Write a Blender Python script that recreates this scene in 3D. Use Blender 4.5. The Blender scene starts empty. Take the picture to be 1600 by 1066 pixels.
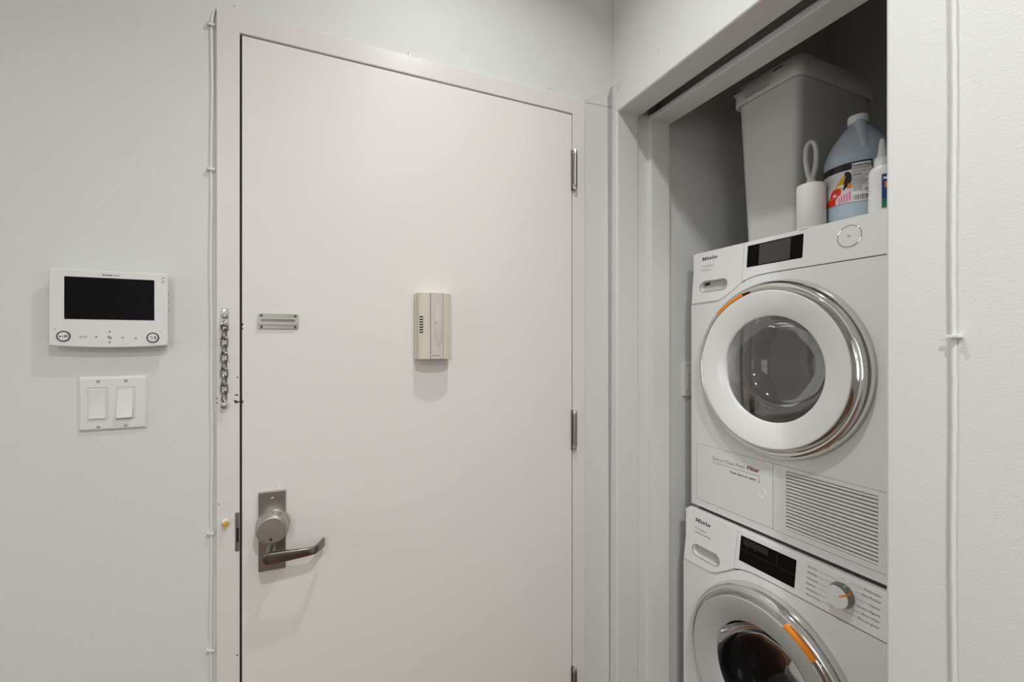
import bpy, bmesh, math, random
from mathutils import Vector, Matrix
random.seed(4)
PI = math.pi
scn = bpy.context.scene
C = scn.collection

# ------------------------------------------------------------------ camera
cd = bpy.data.cameras.new('camera'); cam = bpy.data.objects.new('camera', cd); C.objects.link(cam)
cd.sensor_width = 36.0; cd.lens = 690.0 / 1600.0 * 36.0; cd.shift_y = 0.0025
cd.clip_start = 0.02
cam.location = (0, 0, 1.39)
cam.rotation_euler = (PI / 2, 0, -math.atan(302.0 / 690.0))
scn.camera = cam

# ------------------------------------------------------------------ world, exposure
w = bpy.data.worlds.new('world'); scn.world = w; w.use_nodes = True
w.node_tree.nodes['Background'].inputs[0].default_value = (0.8, 0.85, 0.9, 1)
w.node_tree.nodes['Background'].inputs[1].default_value = 0.3
vs = scn.view_settings
vs.view_transform = 'Standard'; vs.look = 'None'; vs.gamma = 1.0; vs.use_curve_mapping = False
vs.exposure = -0.47
LAMPS = [  # x, y, watts : recessed ceiling downlights of the hall
    (0.34, 0.62, 8.2), (0.27, -0.48, 23.5)]
LAMP_COL = (0.985, 0.99, 1.0)
FILL_LAMP = (-1.0, -1.9, 30.0)      # added fill lamp for the closet, shaped as a round flush lamp
LAMP_SPREAD = math.radians(141)
# daylight from the window at the far left end of the hall
wl_ = bpy.data.lights.new('daylight_fill', 'AREA'); wl_.shape = 'RECTANGLE'; wl_.size = 1.5; wl_.size_y = 1.4
wl_.energy = 15.0; wl_.color = (0.97, 0.99, 1.0)
wlo = bpy.data.objects.new('daylight_fill', wl_); C.objects.link(wlo)
wlo.location = (-3.24, 0.15, 1.55); wlo.rotation_euler = (0, -PI / 2, 0)
# fill from a window added in the back wall for closet and walls
wb_ = bpy.data.lights.new('daylight_fill', 'AREA'); wb_.shape = 'RECTANGLE'; wb_.size = 1.6; wb_.size_y = 1.4
wb_.energy = 4.0; wb_.color = (0.97, 0.99, 1.0)
wbo = bpy.data.objects.new('daylight_fill', wb_); C.objects.link(wbo)
wbo.location = (-1.3, -2.84, 1.55); wbo.rotation_euler = (PI / 2, 0, 0)
CEIL = 2.76

# ------------------------------------------------------------------ materials
def nt(name):
    m = bpy.data.materials.new(name); m.use_nodes = True
    t = m.node_tree
    return m, t, t.nodes['Principled BSDF']
def srgb(r, g, b):
    f = lambda c: (c / 255.0) / 12.92 if c / 255.0 <= 0.04045 else (((c / 255.0) + 0.055) / 1.055) ** 2.4
    return (f(r), f(g), f(b), 1.0)
def mat(name, col, rough=0.5, metal=0.0, bump=0.0, bscale=200.0, vary=0.0, vscale=6.0, spec=0.5, coat=0.0, stretch=None):
    m, t, p = nt(name)
    p.inputs['Base Color'].default_value = col
    p.inputs['Roughness'].default_value = rough
    p.inputs['Metallic'].default_value = metal
    p.inputs['Specular IOR Level'].default_value = spec
    p.inputs['Coat Weight'].default_value = coat
    tc = t.nodes.new('ShaderNodeTexCoord')
    src = tc.outputs['Object']
    if stretch:
        mp = t.nodes.new('ShaderNodeMapping'); mp.inputs['Scale'].default_value = stretch
        t.links.new(src, mp.inputs['Vector']); src = mp.outputs[0]
    if vary:
        n = t.nodes.new('ShaderNodeTexNoise'); n.inputs['Scale'].default_value = vscale
        n.inputs['Detail'].default_value = 4
        t.links.new(src, n.inputs['Vector'])
        r = t.nodes.new('ShaderNodeMapRange')
        r.inputs['To Min'].default_value = 1 - vary; r.inputs['To Max'].default_value = 1 + vary
        t.links.new(n.outputs['Fac'], r.inputs['Value'])
        mx = t.nodes.new('ShaderNodeMix'); mx.data_type = 'RGBA'; mx.blend_type = 'MULTIPLY'
        mx.inputs[0].default_value = 1.0
        mx.inputs[6].default_value = col
        t.links.new(r.outputs[0], mx.inputs[7])
        t.links.new(mx.outputs[2], p.inputs['Base Color'])
    if bump:
        n = t.nodes.new('ShaderNodeTexNoise'); n.inputs['Scale'].default_value = bscale
        n.inputs['Detail'].default_value = 3
        t.links.new(src, n.inputs['Vector'])
        b = t.nodes.new('ShaderNodeBump'); b.inputs['Strength'].default_value = bump
        b.inputs['Distance'].default_value = 0.002
        t.links.new(n.outputs['Fac'], b.inputs['Height'])
        t.links.new(b.outputs[0], p.inputs['Normal'])
    return m

def chipped(name, col, chips, rough):
    """semi-gloss paint with small chips through to dark metal at given spots"""
    m = mat(name, col, rough, bump=0.06, bscale=120, vary=0.015, vscale=5)
    t = m.node_tree; p = t.nodes['Principled BSDF']
    g = t.nodes.new('ShaderNodeNewGeometry')
    nz = t.nodes.new('ShaderNodeTexNoise'); nz.inputs['Scale'].default_value = 190; nz.inputs['Detail'].default_value = 3
    t.links.new(g.outputs['Position'], nz.inputs['Vector'])
    total = None
    for (x, y, z, r) in chips:
        d = t.nodes.new('ShaderNodeVectorMath'); d.operation = 'DISTANCE'
        t.links.new(g.outputs['Position'], d.inputs[0]); d.inputs[1].default_value = (x, y, z)
        q = t.nodes.new('ShaderNodeMath'); q.operation = 'MULTIPLY_ADD'      # noise*0.02 + d
        q.inputs[1].default_value = 2.4 * r
        t.links.new(nz.outputs['Fac'], q.inputs[0]); t.links.new(d.outputs['Value'], q.inputs[2])
        l = t.nodes.new('ShaderNodeMath'); l.operation = 'LESS_THAN'; l.inputs[1].default_value = 1.75 * r
        t.links.new(q.outputs[0], l.inputs[0])
        if total is None: total = l.outputs[0]
        else:
            mx = t.nodes.new('ShaderNodeMath'); mx.operation = 'MAXIMUM'
            t.links.new(total, mx.inputs[0]); t.links.new(l.outputs[0], mx.inputs[1]); total = mx.outputs[0]
    base = p.inputs['Base Color'].links[0].from_socket
    mx = t.nodes.new('ShaderNodeMix'); mx.data_type = 'RGBA'
    t.links.new(total, mx.inputs[0]); t.links.new(base, mx.inputs[6]); mx.inputs[7].default_value = srgb(52, 44, 36)
    t.links.new(mx.outputs[2], p.inputs['Base Color'])
    return m

def glass_mat(name, tint, ior=1.5, rough=0.02, boost=0.0):
    m = bpy.data.materials.new(name); m.use_nodes = True; t = m.node_tree
    t.nodes.remove(t.nodes['Principled BSDF'])
    out = t.nodes['Material Output']
    tr = t.nodes.new('ShaderNodeBsdfTransparent'); tr.inputs[0].default_value = tint
    gl = t.nodes.new('ShaderNodeBsdfGlossy'); gl.inputs['Roughness'].default_value = rough
    fr = t.nodes.new('ShaderNodeFresnel'); fr.inputs[0].default_value = ior
    ad = t.nodes.new('ShaderNodeMath'); ad.operation = 'ADD'; ad.inputs[1].default_value = boost
    t.links.new(fr.outputs[0], ad.inputs[0])
    mx = t.nodes.new('ShaderNodeMixShader')
    t.links.new(ad.outputs[0], mx.inputs[0]); t.links.new(tr.outputs[0], mx.inputs[1]); t.links.new(gl.outputs[0], mx.inputs[2])
    t.links.new(mx.outputs[0], out.inputs[0])
    return m

def plastic_clear(name, col, alpha, rough=0.25):
    m, t, p = nt(name)
    p.inputs['Base Color'].default_value = col; p.inputs['Roughness'].default_value = rough
    p.inputs['Alpha'].default_value = alpha
    return m

M = {}
M['wall'] = mat('wall_paint', srgb(223, 224, 220), 0.55, bump=0.22, bscale=260, vary=0.012, vscale=2)
M['ceiling'] = mat('ceiling_paint', srgb(236, 236, 234), 0.8)
M['trim'] = mat('trim_paint', srgb(225, 226, 222), 0.33, bump=0.05, bscale=60)
M['door'] = chipped('door_paint', srgb(232, 229, 223), [
    (-0.166, 1.215, 1.4355, 0.004), (-0.166, 1.215, 1.425, 0.003), (-0.1562, 1.215, 1.268, 0.0018), (-0.1256, 1.215, 1.27, 0.0012),
    (-0.166, 1.215, 1.252, 0.004), (-0.105, 1.215, 1.042, 0.0012), (-0.097, 1.215, 1.04, 0.0014)], 0.42)
M['frame'] = chipped('frame_paint', srgb(228, 224, 219), [
    (-0.1758, 1.215, 1.31, 0.0025), (-0.1772, 1.215, 1.2677, 0.0045), (-0.179, 1.215, 1.2526, 0.006), (-0.173, 1.215, 1.2526, 0.004),
    (-0.2169, 1.215, 1.262, 0.005), (-0.2166, 1.215, 1.252, 0.004), (-0.2129, 1.215, 1.0161, 0.0018), (-0.176, 1.215, 0.655, 0.003)], 0.33)
M['gap'] = mat('brown_gap_edge', srgb(96, 78, 58), 0.7)  # dark brown of jamb, stop and slab edge
M['dark'] = mat('shade_black', srgb(20, 20, 20), 0.8)  # near-black colour stands in for unlit depth in gaps and slots
M['wood'] = None
M['chrome'] = mat('chrome', srgb(225, 225, 223), 0.06, 1.0)
M['satin'] = mat('satin_metal', srgb(186, 182, 174), 0.42, 1.0, bump=0.05, bscale=300, stretch=(1, 1, 8))
M['darkmetal'] = mat('dark_bronze_metal', srgb(138, 134, 128), 0.24, 1.0)
M['steel'] = mat('worn_steel', srgb(172, 170, 165), 0.32, 1.0, vary=0.06, vscale=60)
M['chain'] = mat('chain_steel', srgb(126, 124, 120), 0.2, 1.0)
M['whiteplastic'] = mat('white_plastic', srgb(228, 228, 224), 0.3)
M['greyplastic'] = mat('grey_plastic', srgb(196, 196, 190), 0.4)
M['cream'] = mat('cream_plastic', srgb(214, 207, 188), 0.28)
M['pinkgrey'] = mat('pale_mauve_plastic', srgb(208, 199, 192), 0.3)
M['black'] = mat('black_plastic', srgb(16, 16, 16), 0.3)
M['screen'] = mat('dark_screen', srgb(14, 14, 14), 0.3, spec=0.06)
M['screengrey'] = mat('dull_screen', srgb(62, 62, 60), 0.3)
M['print'] = mat('dark_print', srgb(58, 58, 58), 0.6)
M['printgrey'] = mat('grey_print', srgb(138, 138, 136), 0.6)
M['printred'] = mat('red_print', srgb(120, 24, 44), 0.6)
M['enamel'] = mat('white_enamel', srgb(232, 233, 230), 0.22, bump=0.0)
M['enamel2'] = mat('white_fascia', srgb(236, 236, 233), 0.3)
M['whitering'] = mat('white_gloss_ring', srgb(236, 237, 234), 0.14)
M['silverring'] = mat('silver_gloss_ring', srgb(186, 187, 184), 0.12)
M['orange'] = mat('orange_plastic', srgb(236, 140, 28), 0.35)
M['drum'] = mat('drum_steel', srgb(150, 150, 150), 0.35, 0.8, vary=0.15, vscale=30)
M['rubber'] = mat('grey_rubber', srgb(84, 84, 82), 0.55)
M['glass'] = glass_mat('door_glass', (0.62, 0.63, 0.62, 1), 1.5, 0.02, 0.03)
M['glassdark'] = glass_mat('washer_door_glass', (0.50, 0.49, 0.52, 1), 1.28, 0.02, 0.0)
M['bowl'] = glass_mat('inner_glass_bowl', (0.78, 0.79, 0.78, 1), 1.6, 0.05, 0.10)
M['bin'] = mat('grey_bin_plastic', srgb(206, 206, 202), 0.42, bump=0.06, bscale=40)
M['jug'] = plastic_clear('translucent_jug', srgb(214, 226, 236), 0.66, 0.22)
M['liquid'] = mat('blue_liquid', srgb(160, 198, 218), 0.2)
M['jugwhite'] = mat('frosted_white', srgb(236, 240, 242), 0.4)
M['paper'] = mat('label_paper', srgb(236, 236, 238), 0.45)
M['glue'] = mat('glue_bottle_plastic', srgb(238, 238, 236), 0.35)
M['blue'] = mat('blue_label', srgb(20, 62, 128), 0.4)
M['green'] = mat('green_label', srgb(30, 120, 80), 0.4)
M['yellow'] = mat('yellow_print', srgb(226, 180, 40), 0.5)
M['red'] = mat('red_print_bright', srgb(222, 52, 34), 0.5)
M['magenta'] = mat('magenta_print', srgb(196, 60, 110), 0.5)
M['pinkwhite'] = mat('pale_pink_print', srgb(236, 200, 214), 0.5)
M['tape'] = mat('sticky_paper_roll', srgb(236, 235, 230), 0.6, bump=0.25, bscale=90, vary=0.03, vscale=60)
M['handlegrey'] = mat('translucent_grey_handle', srgb(206, 208, 204), 0.2, coat=0.3)
M['amber'] = mat('yellowed_plastic', srgb(214, 158, 62), 0.35)
M['cable'] = mat('painted_cable', srgb(228, 228, 224), 0.45, bump=0.3, bscale=140)
M['lamp_emit'] = None

# wood floor
m, t, p = nt('brown_wood_floor'); M['wood'] = m
tc = t.nodes.new('ShaderNodeTexCoord'); mp = t.nodes.new('ShaderNodeMapping'); mp.inputs['Scale'].default_value = (1, 9, 1)
t.links.new(tc.outputs['Object'], mp.inputs[0])
n = t.nodes.new('ShaderNodeTexNoise'); n.inputs['Scale'].default_value = 5; n.inputs['Detail'].default_value = 6
t.links.new(mp.outputs[0], n.inputs['Vector'])
cr = t.nodes.new('ShaderNodeValToRGB')
cr.color_ramp.elements[0].color = srgb(74, 46, 29); cr.color_ramp.elements[1].color = srgb(122, 82, 52)
cr.color_ramp.elements[0].position = 0.3; cr.color_ramp.elements[1].position = 0.75
t.links.new(n.outputs['Fac'], cr.inputs[0]); t.links.new(cr.outputs[0], p.inputs['Base Color'])
p.inputs['Roughness'].default_value = 0.3

m = bpy.data.materials.new('lamp_lens'); m.use_nodes = True; t = m.node_tree; p = t.nodes['Principled BSDF']
p.inputs['Base Color'].default_value = (0.9, 0.9, 0.9, 1); p.inputs['Emission Color'].default_value = (1, 0.97, 0.93, 1)
p.inputs['Emission Strength'].default_value = 12.0
M['lamp_emit'] = m
m = bpy.data.materials.new('daylit_glass'); m.use_nodes = True; t = m.node_tree; p = t.nodes['Principled BSDF']
p.inputs['Base Color'].default_value = (0.8, 0.85, 0.9, 1); p.inputs['Emission Color'].default_value = (0.95, 0.98, 1, 1)
p.inputs['Emission Strength'].default_value = 1.2  # panes emit light to stand in for daylight outside
M['pane_glow'] = m

# ------------------------------------------------------------------ mesh helpers
def box(bm, x0, x1, y0, y1, z0, z1):
    v = [bm.verts.new((x, y, z)) for x in (x0, x1) for y in (y0, y1) for z in (z0, z1)]
    for f in ((0, 1, 3, 2), (4, 6, 7, 5), (0, 4, 5, 1), (2, 3, 7, 6), (0, 2, 6, 4), (1, 5, 7, 3)):
        bm.faces.new([v[i] for i in f])
def frame_of(d):
    d = Vector(d).normalized()
    a = Vector((0, 0, 1)) if abs(d.z) < 0.9 else Vector((1, 0, 0))
    u = d.cross(a).normalized(); return u, d.cross(u).normalized(), d
def loops_to_mesh(bm, loops, closed=True, cap0=True, cap1=True):
    rows = [[bm.verts.new(p) for p in L] for L in loops]
    n = len(rows[0])
    for a, b in zip(rows, rows[1:]):
        for i in range(n if closed else n - 1):
            j = (i + 1) % n
            bm.faces.new((a[i], a[j], b[j], b[i]))
    if cap0: bm.faces.new(rows[0][::-1])
    if cap1: bm.faces.new(rows[-1])
    return rows
def cyl(bm, p0, p1, r0, r1=None, n=24):
    r1 = r0 if r1 is None else r1
    p0, p1 = Vector(p0), Vector(p1); u, v, d = frame_of(p1 - p0)
    L = []
    for p, r in ((p0, r0), (p1, r1)):
        L.append([p + u * (r * math.cos(2 * PI * i / n)) + v * (r * math.sin(2 * PI * i / n)) for i in range(n)])
    loops_to_mesh(bm, L)
def tube(bm, pts, r, n=8, closed=False):
    pts = [Vector(p) for p in pts]; L = []; N = len(pts)
    ref = None
    for i, p in enumerate(pts):
        if closed: d = pts[(i + 1) % N] - pts[i - 1]
        else: d = pts[min(i + 1, N - 1)] - pts[max(i - 1, 0)]
        d.normalize()
        if ref is None:
            u, v, _ = frame_of(d)
        else:
            u = ref - d * ref.dot(d); u.normalize(); v = d.cross(u)
        ref = u
        rr = r[i] if isinstance(r, (list, tuple)) else r
        L.append([p + u * (rr * math.cos(2 * PI * k / n)) + v * (rr * math.sin(2 * PI * k / n)) for k in range(n)])
    if closed:
        L.append(L[0]); 
        rows = [[bm.verts.new(q) for q in l] for l in L[:-1]]; rows.append(rows[0])
        for a, b in zip(rows, rows[1:]):
            for i in range(n):
                j = (i + 1) % n; bm.faces.new((a[i], a[j], b[j], b[i]))
    else:
        loops_to_mesh(bm, L)
def lathe(bm, prof, o, axis, n=64, cap0=False, cap1=False, a0=0.0, a1=2 * PI, ref=None):
    """prof: (radius, distance along axis)"""
    o = Vector(o); u, v, d = frame_of(axis)
    if ref is not None:
        u = Vector(ref).normalized(); v = d.cross(u)
    full = abs(a1 - a0 - 2 * PI) < 1e-6
    L = []
    cnt = n if full else n + 1
    for r, t in prof:
        L.append([o + d * t + u * (r * math.cos(a0 + (a1 - a0) * i / n)) + v * (r * math.sin(a0 + (a1 - a0) * i / n)) for i in range(cnt)])
    loops_to_mesh(bm, L, closed=full, cap0=cap0, cap1=cap1)
def prism(bm, poly, fn, fnb, holes=()):
    """fill poly (2D, with holes) at fn(p) and extrude to fnb(p)"""
    outs = []
    for f in (fn, fnb):
        edges = []; loops = []
        for P in [poly] + list(holes):
            vs_ = [bm.verts.new(f(*p)) for p in P]; loops.append(vs_)
            for i in range(len(vs_)): edges.append(bm.edges.new((vs_[i], vs_[(i + 1) % len(vs_)])))
        if holes: bmesh.ops.triangle_fill(bm, use_beauty=True, use_dissolve=False, edges=edges)
        else: bm.faces.new(loops[0])
        outs.append(loops)
    for A, B in zip(*outs):
        for i in range(len(A)):
            j = (i + 1) % len(A); bm.faces.new((A[i], A[j], B[j], B[i]))
def rrect(x0, x1, y0, y1, r, n=5):
    P = []
    for cx, cy, a in ((x1 - r, y1 - r, 0), (x0 + r, y1 - r, PI / 2), (x0 + r, y0 + r, PI), (x1 - r, y0 + r, 1.5 * PI)):
        for i in range(n + 1):
            P.append((cx + r * math.cos(a + PI / 2 * i / n), cy + r * math.sin(a + PI / 2 * i / n)))
    return P
def circ(cx, cy, r, n=32):
    return [(cx + r * math.cos(2 * PI * i / n), cy + r * math.sin(2 * PI * i / n)) for i in range(n)]

def obj(name, bm, material, parent=None, bevel=0.0, seg=3, smooth=True, angle=35):
    bmesh.ops.remove_doubles(bm, verts=bm.verts, dist=1e-6)
    bmesh.ops.recalc_face_normals(bm, faces=bm.faces)
    me = bpy.data.meshes.new(name)
    org = Vector((0, 0, 0))
    q = parent
    while q is not None:
        org = org + q.location; q = q.parent
    if parent is not None: bmesh.ops.translate(bm, verts=bm.verts, vec=-org)
    bm.to_mesh(me); bm.free()
    if smooth and len(me.polygons):
        me.polygons.foreach_set('use_smooth', [True] * len(me.polygons))
        me.set_sharp_from_angle(angle=math.radians(angle))
    o = bpy.data.objects.new(name, me); C.objects.link(o)
    if material is not None: me.materials.append(M[material])
    o.parent = parent
    if bevel:
        b = o.modifiers.new('bevel', 'BEVEL'); b.width = bevel; b.segments = seg
        b.limit_method = 'ANGLE'; b.angle_limit = math.radians(40); b.harden_normals = True
    return o
def thing(name, label, cat, loc, group=None):
    o = bpy.data.objects.new(name, None); C.objects.link(o); o.location = loc
    o.empty_display_size = 0.05
    o['label'] = label; o['category'] = cat
    if group: o['group'] = group
    return o
def tag(o, label, cat, group=None):
    o['label'] = label; o['category'] = cat
    if group: o['group'] = group
    return o
def struct(name, bm, material, label=None, bevel=0.0, parent=None, seg=3):
    o = obj(name, bm, material, parent, bevel, seg)
    if parent is None:
        o['kind'] = 'structure'
    if label: o['label'] = label
    return o
def new(): return bmesh.new()

_tc = {}
def text_bm(bm, s, fn, size=None, width=None, bold=0.0, align='LEFT', shear=0.0):
    """flat lettering; fn maps text-plane (x, y) to space. width = fit to this width"""
    cu = bpy.data.curves.new('lettering', 'FONT'); cu.body = s; cu.size = 1.0; cu.offset = bold; cu.shear = shear
    cu.resolution_u = 2
    tmp = bpy.data.objects.new('lettering_tmp', cu); C.objects.link(tmp)
    dg = bpy.context.evaluated_depsgraph_get(); dg.update()
    me = bpy.data.meshes.new_from_object(tmp.evaluated_get(dg))
    bpy.data.objects.remove(tmp); bpy.data.curves.remove(cu)
    xs = [v.co.x for v in me.vertices]; x0, x1 = min(xs), max(xs)
    kx = width / (x1 - x0) if width else size
    ky = size if size else kx
    off = {'LEFT': -x0, 'RIGHT': -x1, 'CENTER': -(x0 + x1) / 2}[align]
    vs_ = [bm.verts.new(fn((v.co.x + off) * kx, v.co.y * ky)) for v in me.vertices]
    for p in me.polygons:
        try: bm.faces.new([vs_[i] for i in p.vertices])
        except ValueError: pass
    bpy.data.meshes.remove(me)

def tiny_marks(bm, width, h, n, fn):
    """a maker's mark too small to read: n letter-sized strokes"""
    p = width / n
    for i in range(n):
        hh = h * (1.0, .72, .72, .9, .72)[i % 5]
        bm.faces.new([bm.verts.new(fn(x, y)) for x, y in ((i * p, 0), (i * p + p * .74, 0), (i * p + p * .74, hh), (i * p, hh))])

# ------------------------------------------------------------------ the setting
D = 1.215        # face of entry door and its frame
YW = 1.227       # face of the wall round it
WX = 0.892       # face of the closet wall
X0, Y0 = -3.2, -2.8

bm = new(); box(bm, X0 - .1, 2.2, Y0 - .1, 1.40, -0.05, 0.0); struct('floor', bm, 'wood', 'brown wood floor')
bm = new(); box(bm, X0 - .1, 2.2, Y0 - .1, 1.40, CEIL, CEIL + .05); struct('ceiling', bm, 'ceiling', 'white ceiling')
# wall with the entry door (opening for the frame)
bm = new()
prism(bm, [(X0, 0), (-0.214, 0), (-0.214, 2.172), (0.787, 2.172), (0.787, 0), (2.1, 0), (2.1, CEIL), (X0, CEIL)],
      lambda x, z: (x, YW, z), lambda x, z: (x, YW + .11, z))
struct('wall_front', bm, 'wall', 'pale grey painted wall round the entry door')
bm = new()
prism(bm, [(Y0, 0), (YW, 0), (YW, CEIL), (Y0, CEIL)], lambda y, z: (X0, y, z), lambda y, z: (X0 - .1, y, z), [[(-.6, .85), (.9, .85), (.9, 2.25), (-.6, 2.25)]])
struct('wall_left', bm, 'wall', 'pale grey hall wall with window')
bm = new()
for a, b, c_, d_ in ((-.6, .9, .85, .90), (-.6, .9, 2.20, 2.25), (-.6, -.55, .85, 2.25), (.85, .9, .85, 2.25), (.125, .175, .85, 2.25), (-.6, .9, 1.53, 1.57)):
    box(bm, X0 - .03, X0 + .005, a, b, c_, d_)
win = struct('window_1', bm, 'black', 'dark framed window at the end of the hall')
bm = new(); box(bm, X0 - .10, X0 - .095, -.6, .9, .85, 2.25); obj('pane', bm, 'pane_glow', win)
bm = new()
prism(bm, [(X0, 0), (WX, 0), (WX, CEIL), (X0, CEIL)], lambda x, z: (x, Y0, z), lambda x, z: (x, Y0 - .1, z), [[(-2.1, .85), (-.5, .85), (-.5, 2.25), (-2.1, 2.25)]])
struct('wall_back', bm, 'wall', 'pale grey hall wall with added window at the back')
bm = new()
for a, b, c_, d_ in ((-2.1, -.5, .85, .90), (-2.1, -.5, 2.20, 2.25), (-2.1, -2.05, .85, 2.25), (-.55, -.5, .85, 2.25), (-1.325, -1.275, .85, 2.25)):
    box(bm, a, b, Y0 - .03, Y0 + .005, c_, d_)
win = struct('fill_window', bm, 'black', 'dark framed fill window added in the back wall')  # unseen window, added to carry the back fill light
bm = new(); box(bm, -2.1, -.5, Y0 - .10, Y0 - .095, .85, 2.25); obj('pane', bm, 'pane_glow', win)
# corridor wall beyond the door; near-black colour stands in for its dimness
bm = new(); box(bm, -0.30, 0.87, 1.342, 1.36, 0, 2.4); struct('wall_corridor', bm, 'dark')

# closet wall : outer layer with rounded opening edge
OY0, OY1, OZ = 0.438, 1.183, 2.147
bm = new()
prism(bm, [(Y0, 0), (OY0, 0), (OY0, OZ), (OY1, OZ), (OY1, 0), (YW, 0), (YW, 2.215), (YW, 2.265), (YW, CEIL), (Y0, CEIL)],
      lambda y, z: (WX + (0.020 if (y > 1.2 and z > 2.24) else 0), y, z), lambda y, z: (WX + .089, y, z))
wr = struct('wall_right', bm, 'wall', 'pale grey closet wall with wide opening', bevel=0.006)
# jamb boards inside the opening
bm = new()
box(bm, 0.981, 1.024, OY1 + .006, 1.25, 0, OZ + .10)      # recessed strike strip
struct('trim_1', bm, 'trim', 'recessed strip of the closet side jamb')
bm = new(); box(bm, 1.024, 1.102, 1.171, 1.25, 0, 2.163); struct('trim_2', bm, 'trim', 'inner side jamb board of the closet', bevel=0.0015)
bm = new(); box(bm, 1.024, 1.102, 0.36, 1.171, 2.141, 2.160); struct('trim_3', bm, 'trim', 'inner head jamb board of the closet', bevel=0.0015)
bm = new(); box(bm, 0.9815, 1.086, 0.36, OY1 + .0, 2.262, 2.30); struct('trim_4', bm, 'dark', 'roof of the sliding door pocket')  # the pocket's shade is put into this dark colour
bm = new(); box(bm, 1.0865, 1.102, 0.36, 1.1955, 2.163, CEIL); struct('wall_header', bm, 'wall', 'closet wall above the head jamb')
bm = new(); box(bm, 0.9815, 1.102, 0.30, OY0 - .004, 0, 2.135); struct('trim_5', bm, 'trim', 'closet side jamb hiding the sliding door')
# closet box
bm = new(); box(bm, 1.102, 2.05, 1.195, 1.2265, 0, CEIL); struct('wall_closet_left', bm, 'wall', 'left side wall of the closet')
bm = new(); box(bm, 2.00, 2.05, 0.36, 1.195, 0, CEIL); struct('wall_closet_back', bm, 'wall', 'back wall of the closet')
bm = new(); box(bm, 1.102, 2.05, 0.31, 0.36, 0, CEIL); struct('wall_closet_right', bm, 'wall', 'right side wall of the closet')

# ceiling lamps
pos = ['above the entry door', 'behind the first lamp']
for i, (x, y, pw) in enumerate(LAMPS):
    t_ = thing('ceiling_downlight', 'round recessed white downlight in the ceiling ' + pos[i], 'ceiling light', (x, y, CEIL), 'recessed ceiling downlights')
    bm = new(); lathe(bm, [(0.075, 0.0), (0.075, -0.006), (0.060, -0.008), (0.052, 0.0)], (x, y, CEIL), (0, 0, 1), 40); obj('rim', bm, 'whiteplastic', t_)
    bm = new(); lathe(bm, [(0.0001, -0.0015), (0.052, -0.0015)], (x, y, CEIL), (0, 0, 1), 32); obj('lens', bm, 'lamp_emit', t_)
    ld = bpy.data.lights.new('downlight', 'AREA'); ld.shape = 'DISK'; ld.size = 0.06; ld.spread = LAMP_SPREAD; ld.energy = pw; ld.color = LAMP_COL[:3]
    lo = bpy.data.objects.new('downlight', ld); C.objects.link(lo); lo.parent = t_; lo.location = (0, 0, -0.012)

x, y, pw = FILL_LAMP  # unseen lamp added to brighten the closet interior
t_ = thing('ceiling_fill_lamp', 'round white flush fill lamp added on the ceiling at the back of the hall', 'ceiling light', (x, y, CEIL))
bm = new(); lathe(bm, [(0.21, 0.0), (0.21, -0.03), (0.19, -0.045), (0.185, -0.03)], (x, y, CEIL), (0, 0, 1), 48); obj('rim', bm, 'whiteplastic', t_)
bm = new(); lathe(bm, [(0.0001, -0.040), (0.12, -0.038), (0.185, -0.030)], (x, y, CEIL), (0, 0, 1), 48); obj('diffuser', bm, 'lamp_emit', t_)
ld = bpy.data.lights.new('flush_fill', 'AREA'); ld.shape = 'DISK'; ld.size = 0.36; ld.energy = pw; ld.color = LAMP_COL
lo = bpy.data.objects.new('flush_fill', ld); C.objects.link(lo); lo.parent = t_; lo.location = (0, 0, -0.055)
# ------------------------------------------------------------------ entry door and frame
fr = thing('door_frame', 'warm white steel frame round the entry door, chipped at left', 'door frame', (0.287, D, 0))
FX0, FX1, DX0, DX1, DZ, FZ = -0.2179, 0.7908, -0.1715, 0.7445, 2.1255, 2.1765
bm = new()
prism(bm, [(FX0, 0), (DX0, 0), (DX0, DZ), (DX1, DZ), (DX1, 0), (FX1, 0), (FX1, FZ), (FX0, FZ)],
      lambda x, z: (x, D, z), lambda x, z: (x, D + .0115, z))
obj('face', bm, 'frame', fr, bevel=0.002)
bm = new()
prism(bm, [(-0.213, 0), (DX0, 0), (DX0, DZ), (DX1, DZ), (DX1, 0), (0.786, 0), (0.786, 2.171), (-0.213, 2.171)],
      lambda x, z: (x, D + .0116, z), lambda x, z: (x, D + .12, z))
obj('jamb', bm, 'gap', fr)
bm = new()
prism(bm, [(DX0, 0), (DX0 + .014, 0), (DX0 + .014, DZ - .014), (DX1 - .014, DZ - .014), (DX1 - .014, 0), (DX1, 0), (DX1, DZ), (DX0, DZ)],
      lambda x, z: (x, D + .048, z), lambda x, z: (x, D + .062, z))
obj('stop', bm, 'gap', fr)
fr.location = (0.287, D, 0)
# strike plate let into the frame edge
bm = new(); box(bm, -0.1805, -0.1718, D - .0018, D + .0005, 0.900, 0.992); sp = obj('strike_plate', bm, 'steel', fr, bevel=0.0015)
bm = new(); box(bm, -0.1775, -0.1725, D - .0024, D - .0017, 0.922, 0.955); obj('bolt_hole', bm, 'dark', sp)

dr = thing('entry_door', 'flat warm white painted entry door with lever handle', 'door', (0.287, D, 0))
bm = new(); box(bm, -0.1672, 0.7415, D + .0005, D + .045, 0.012, 2.1215); slab = obj('slab', bm, 'door', dr, bevel=0.0025)
bm = new(); box(bm, -0.1676, -0.1670, D + .004, D + .044, 0.012, 2.121); obj('edge', bm, 'gap', dr)

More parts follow.
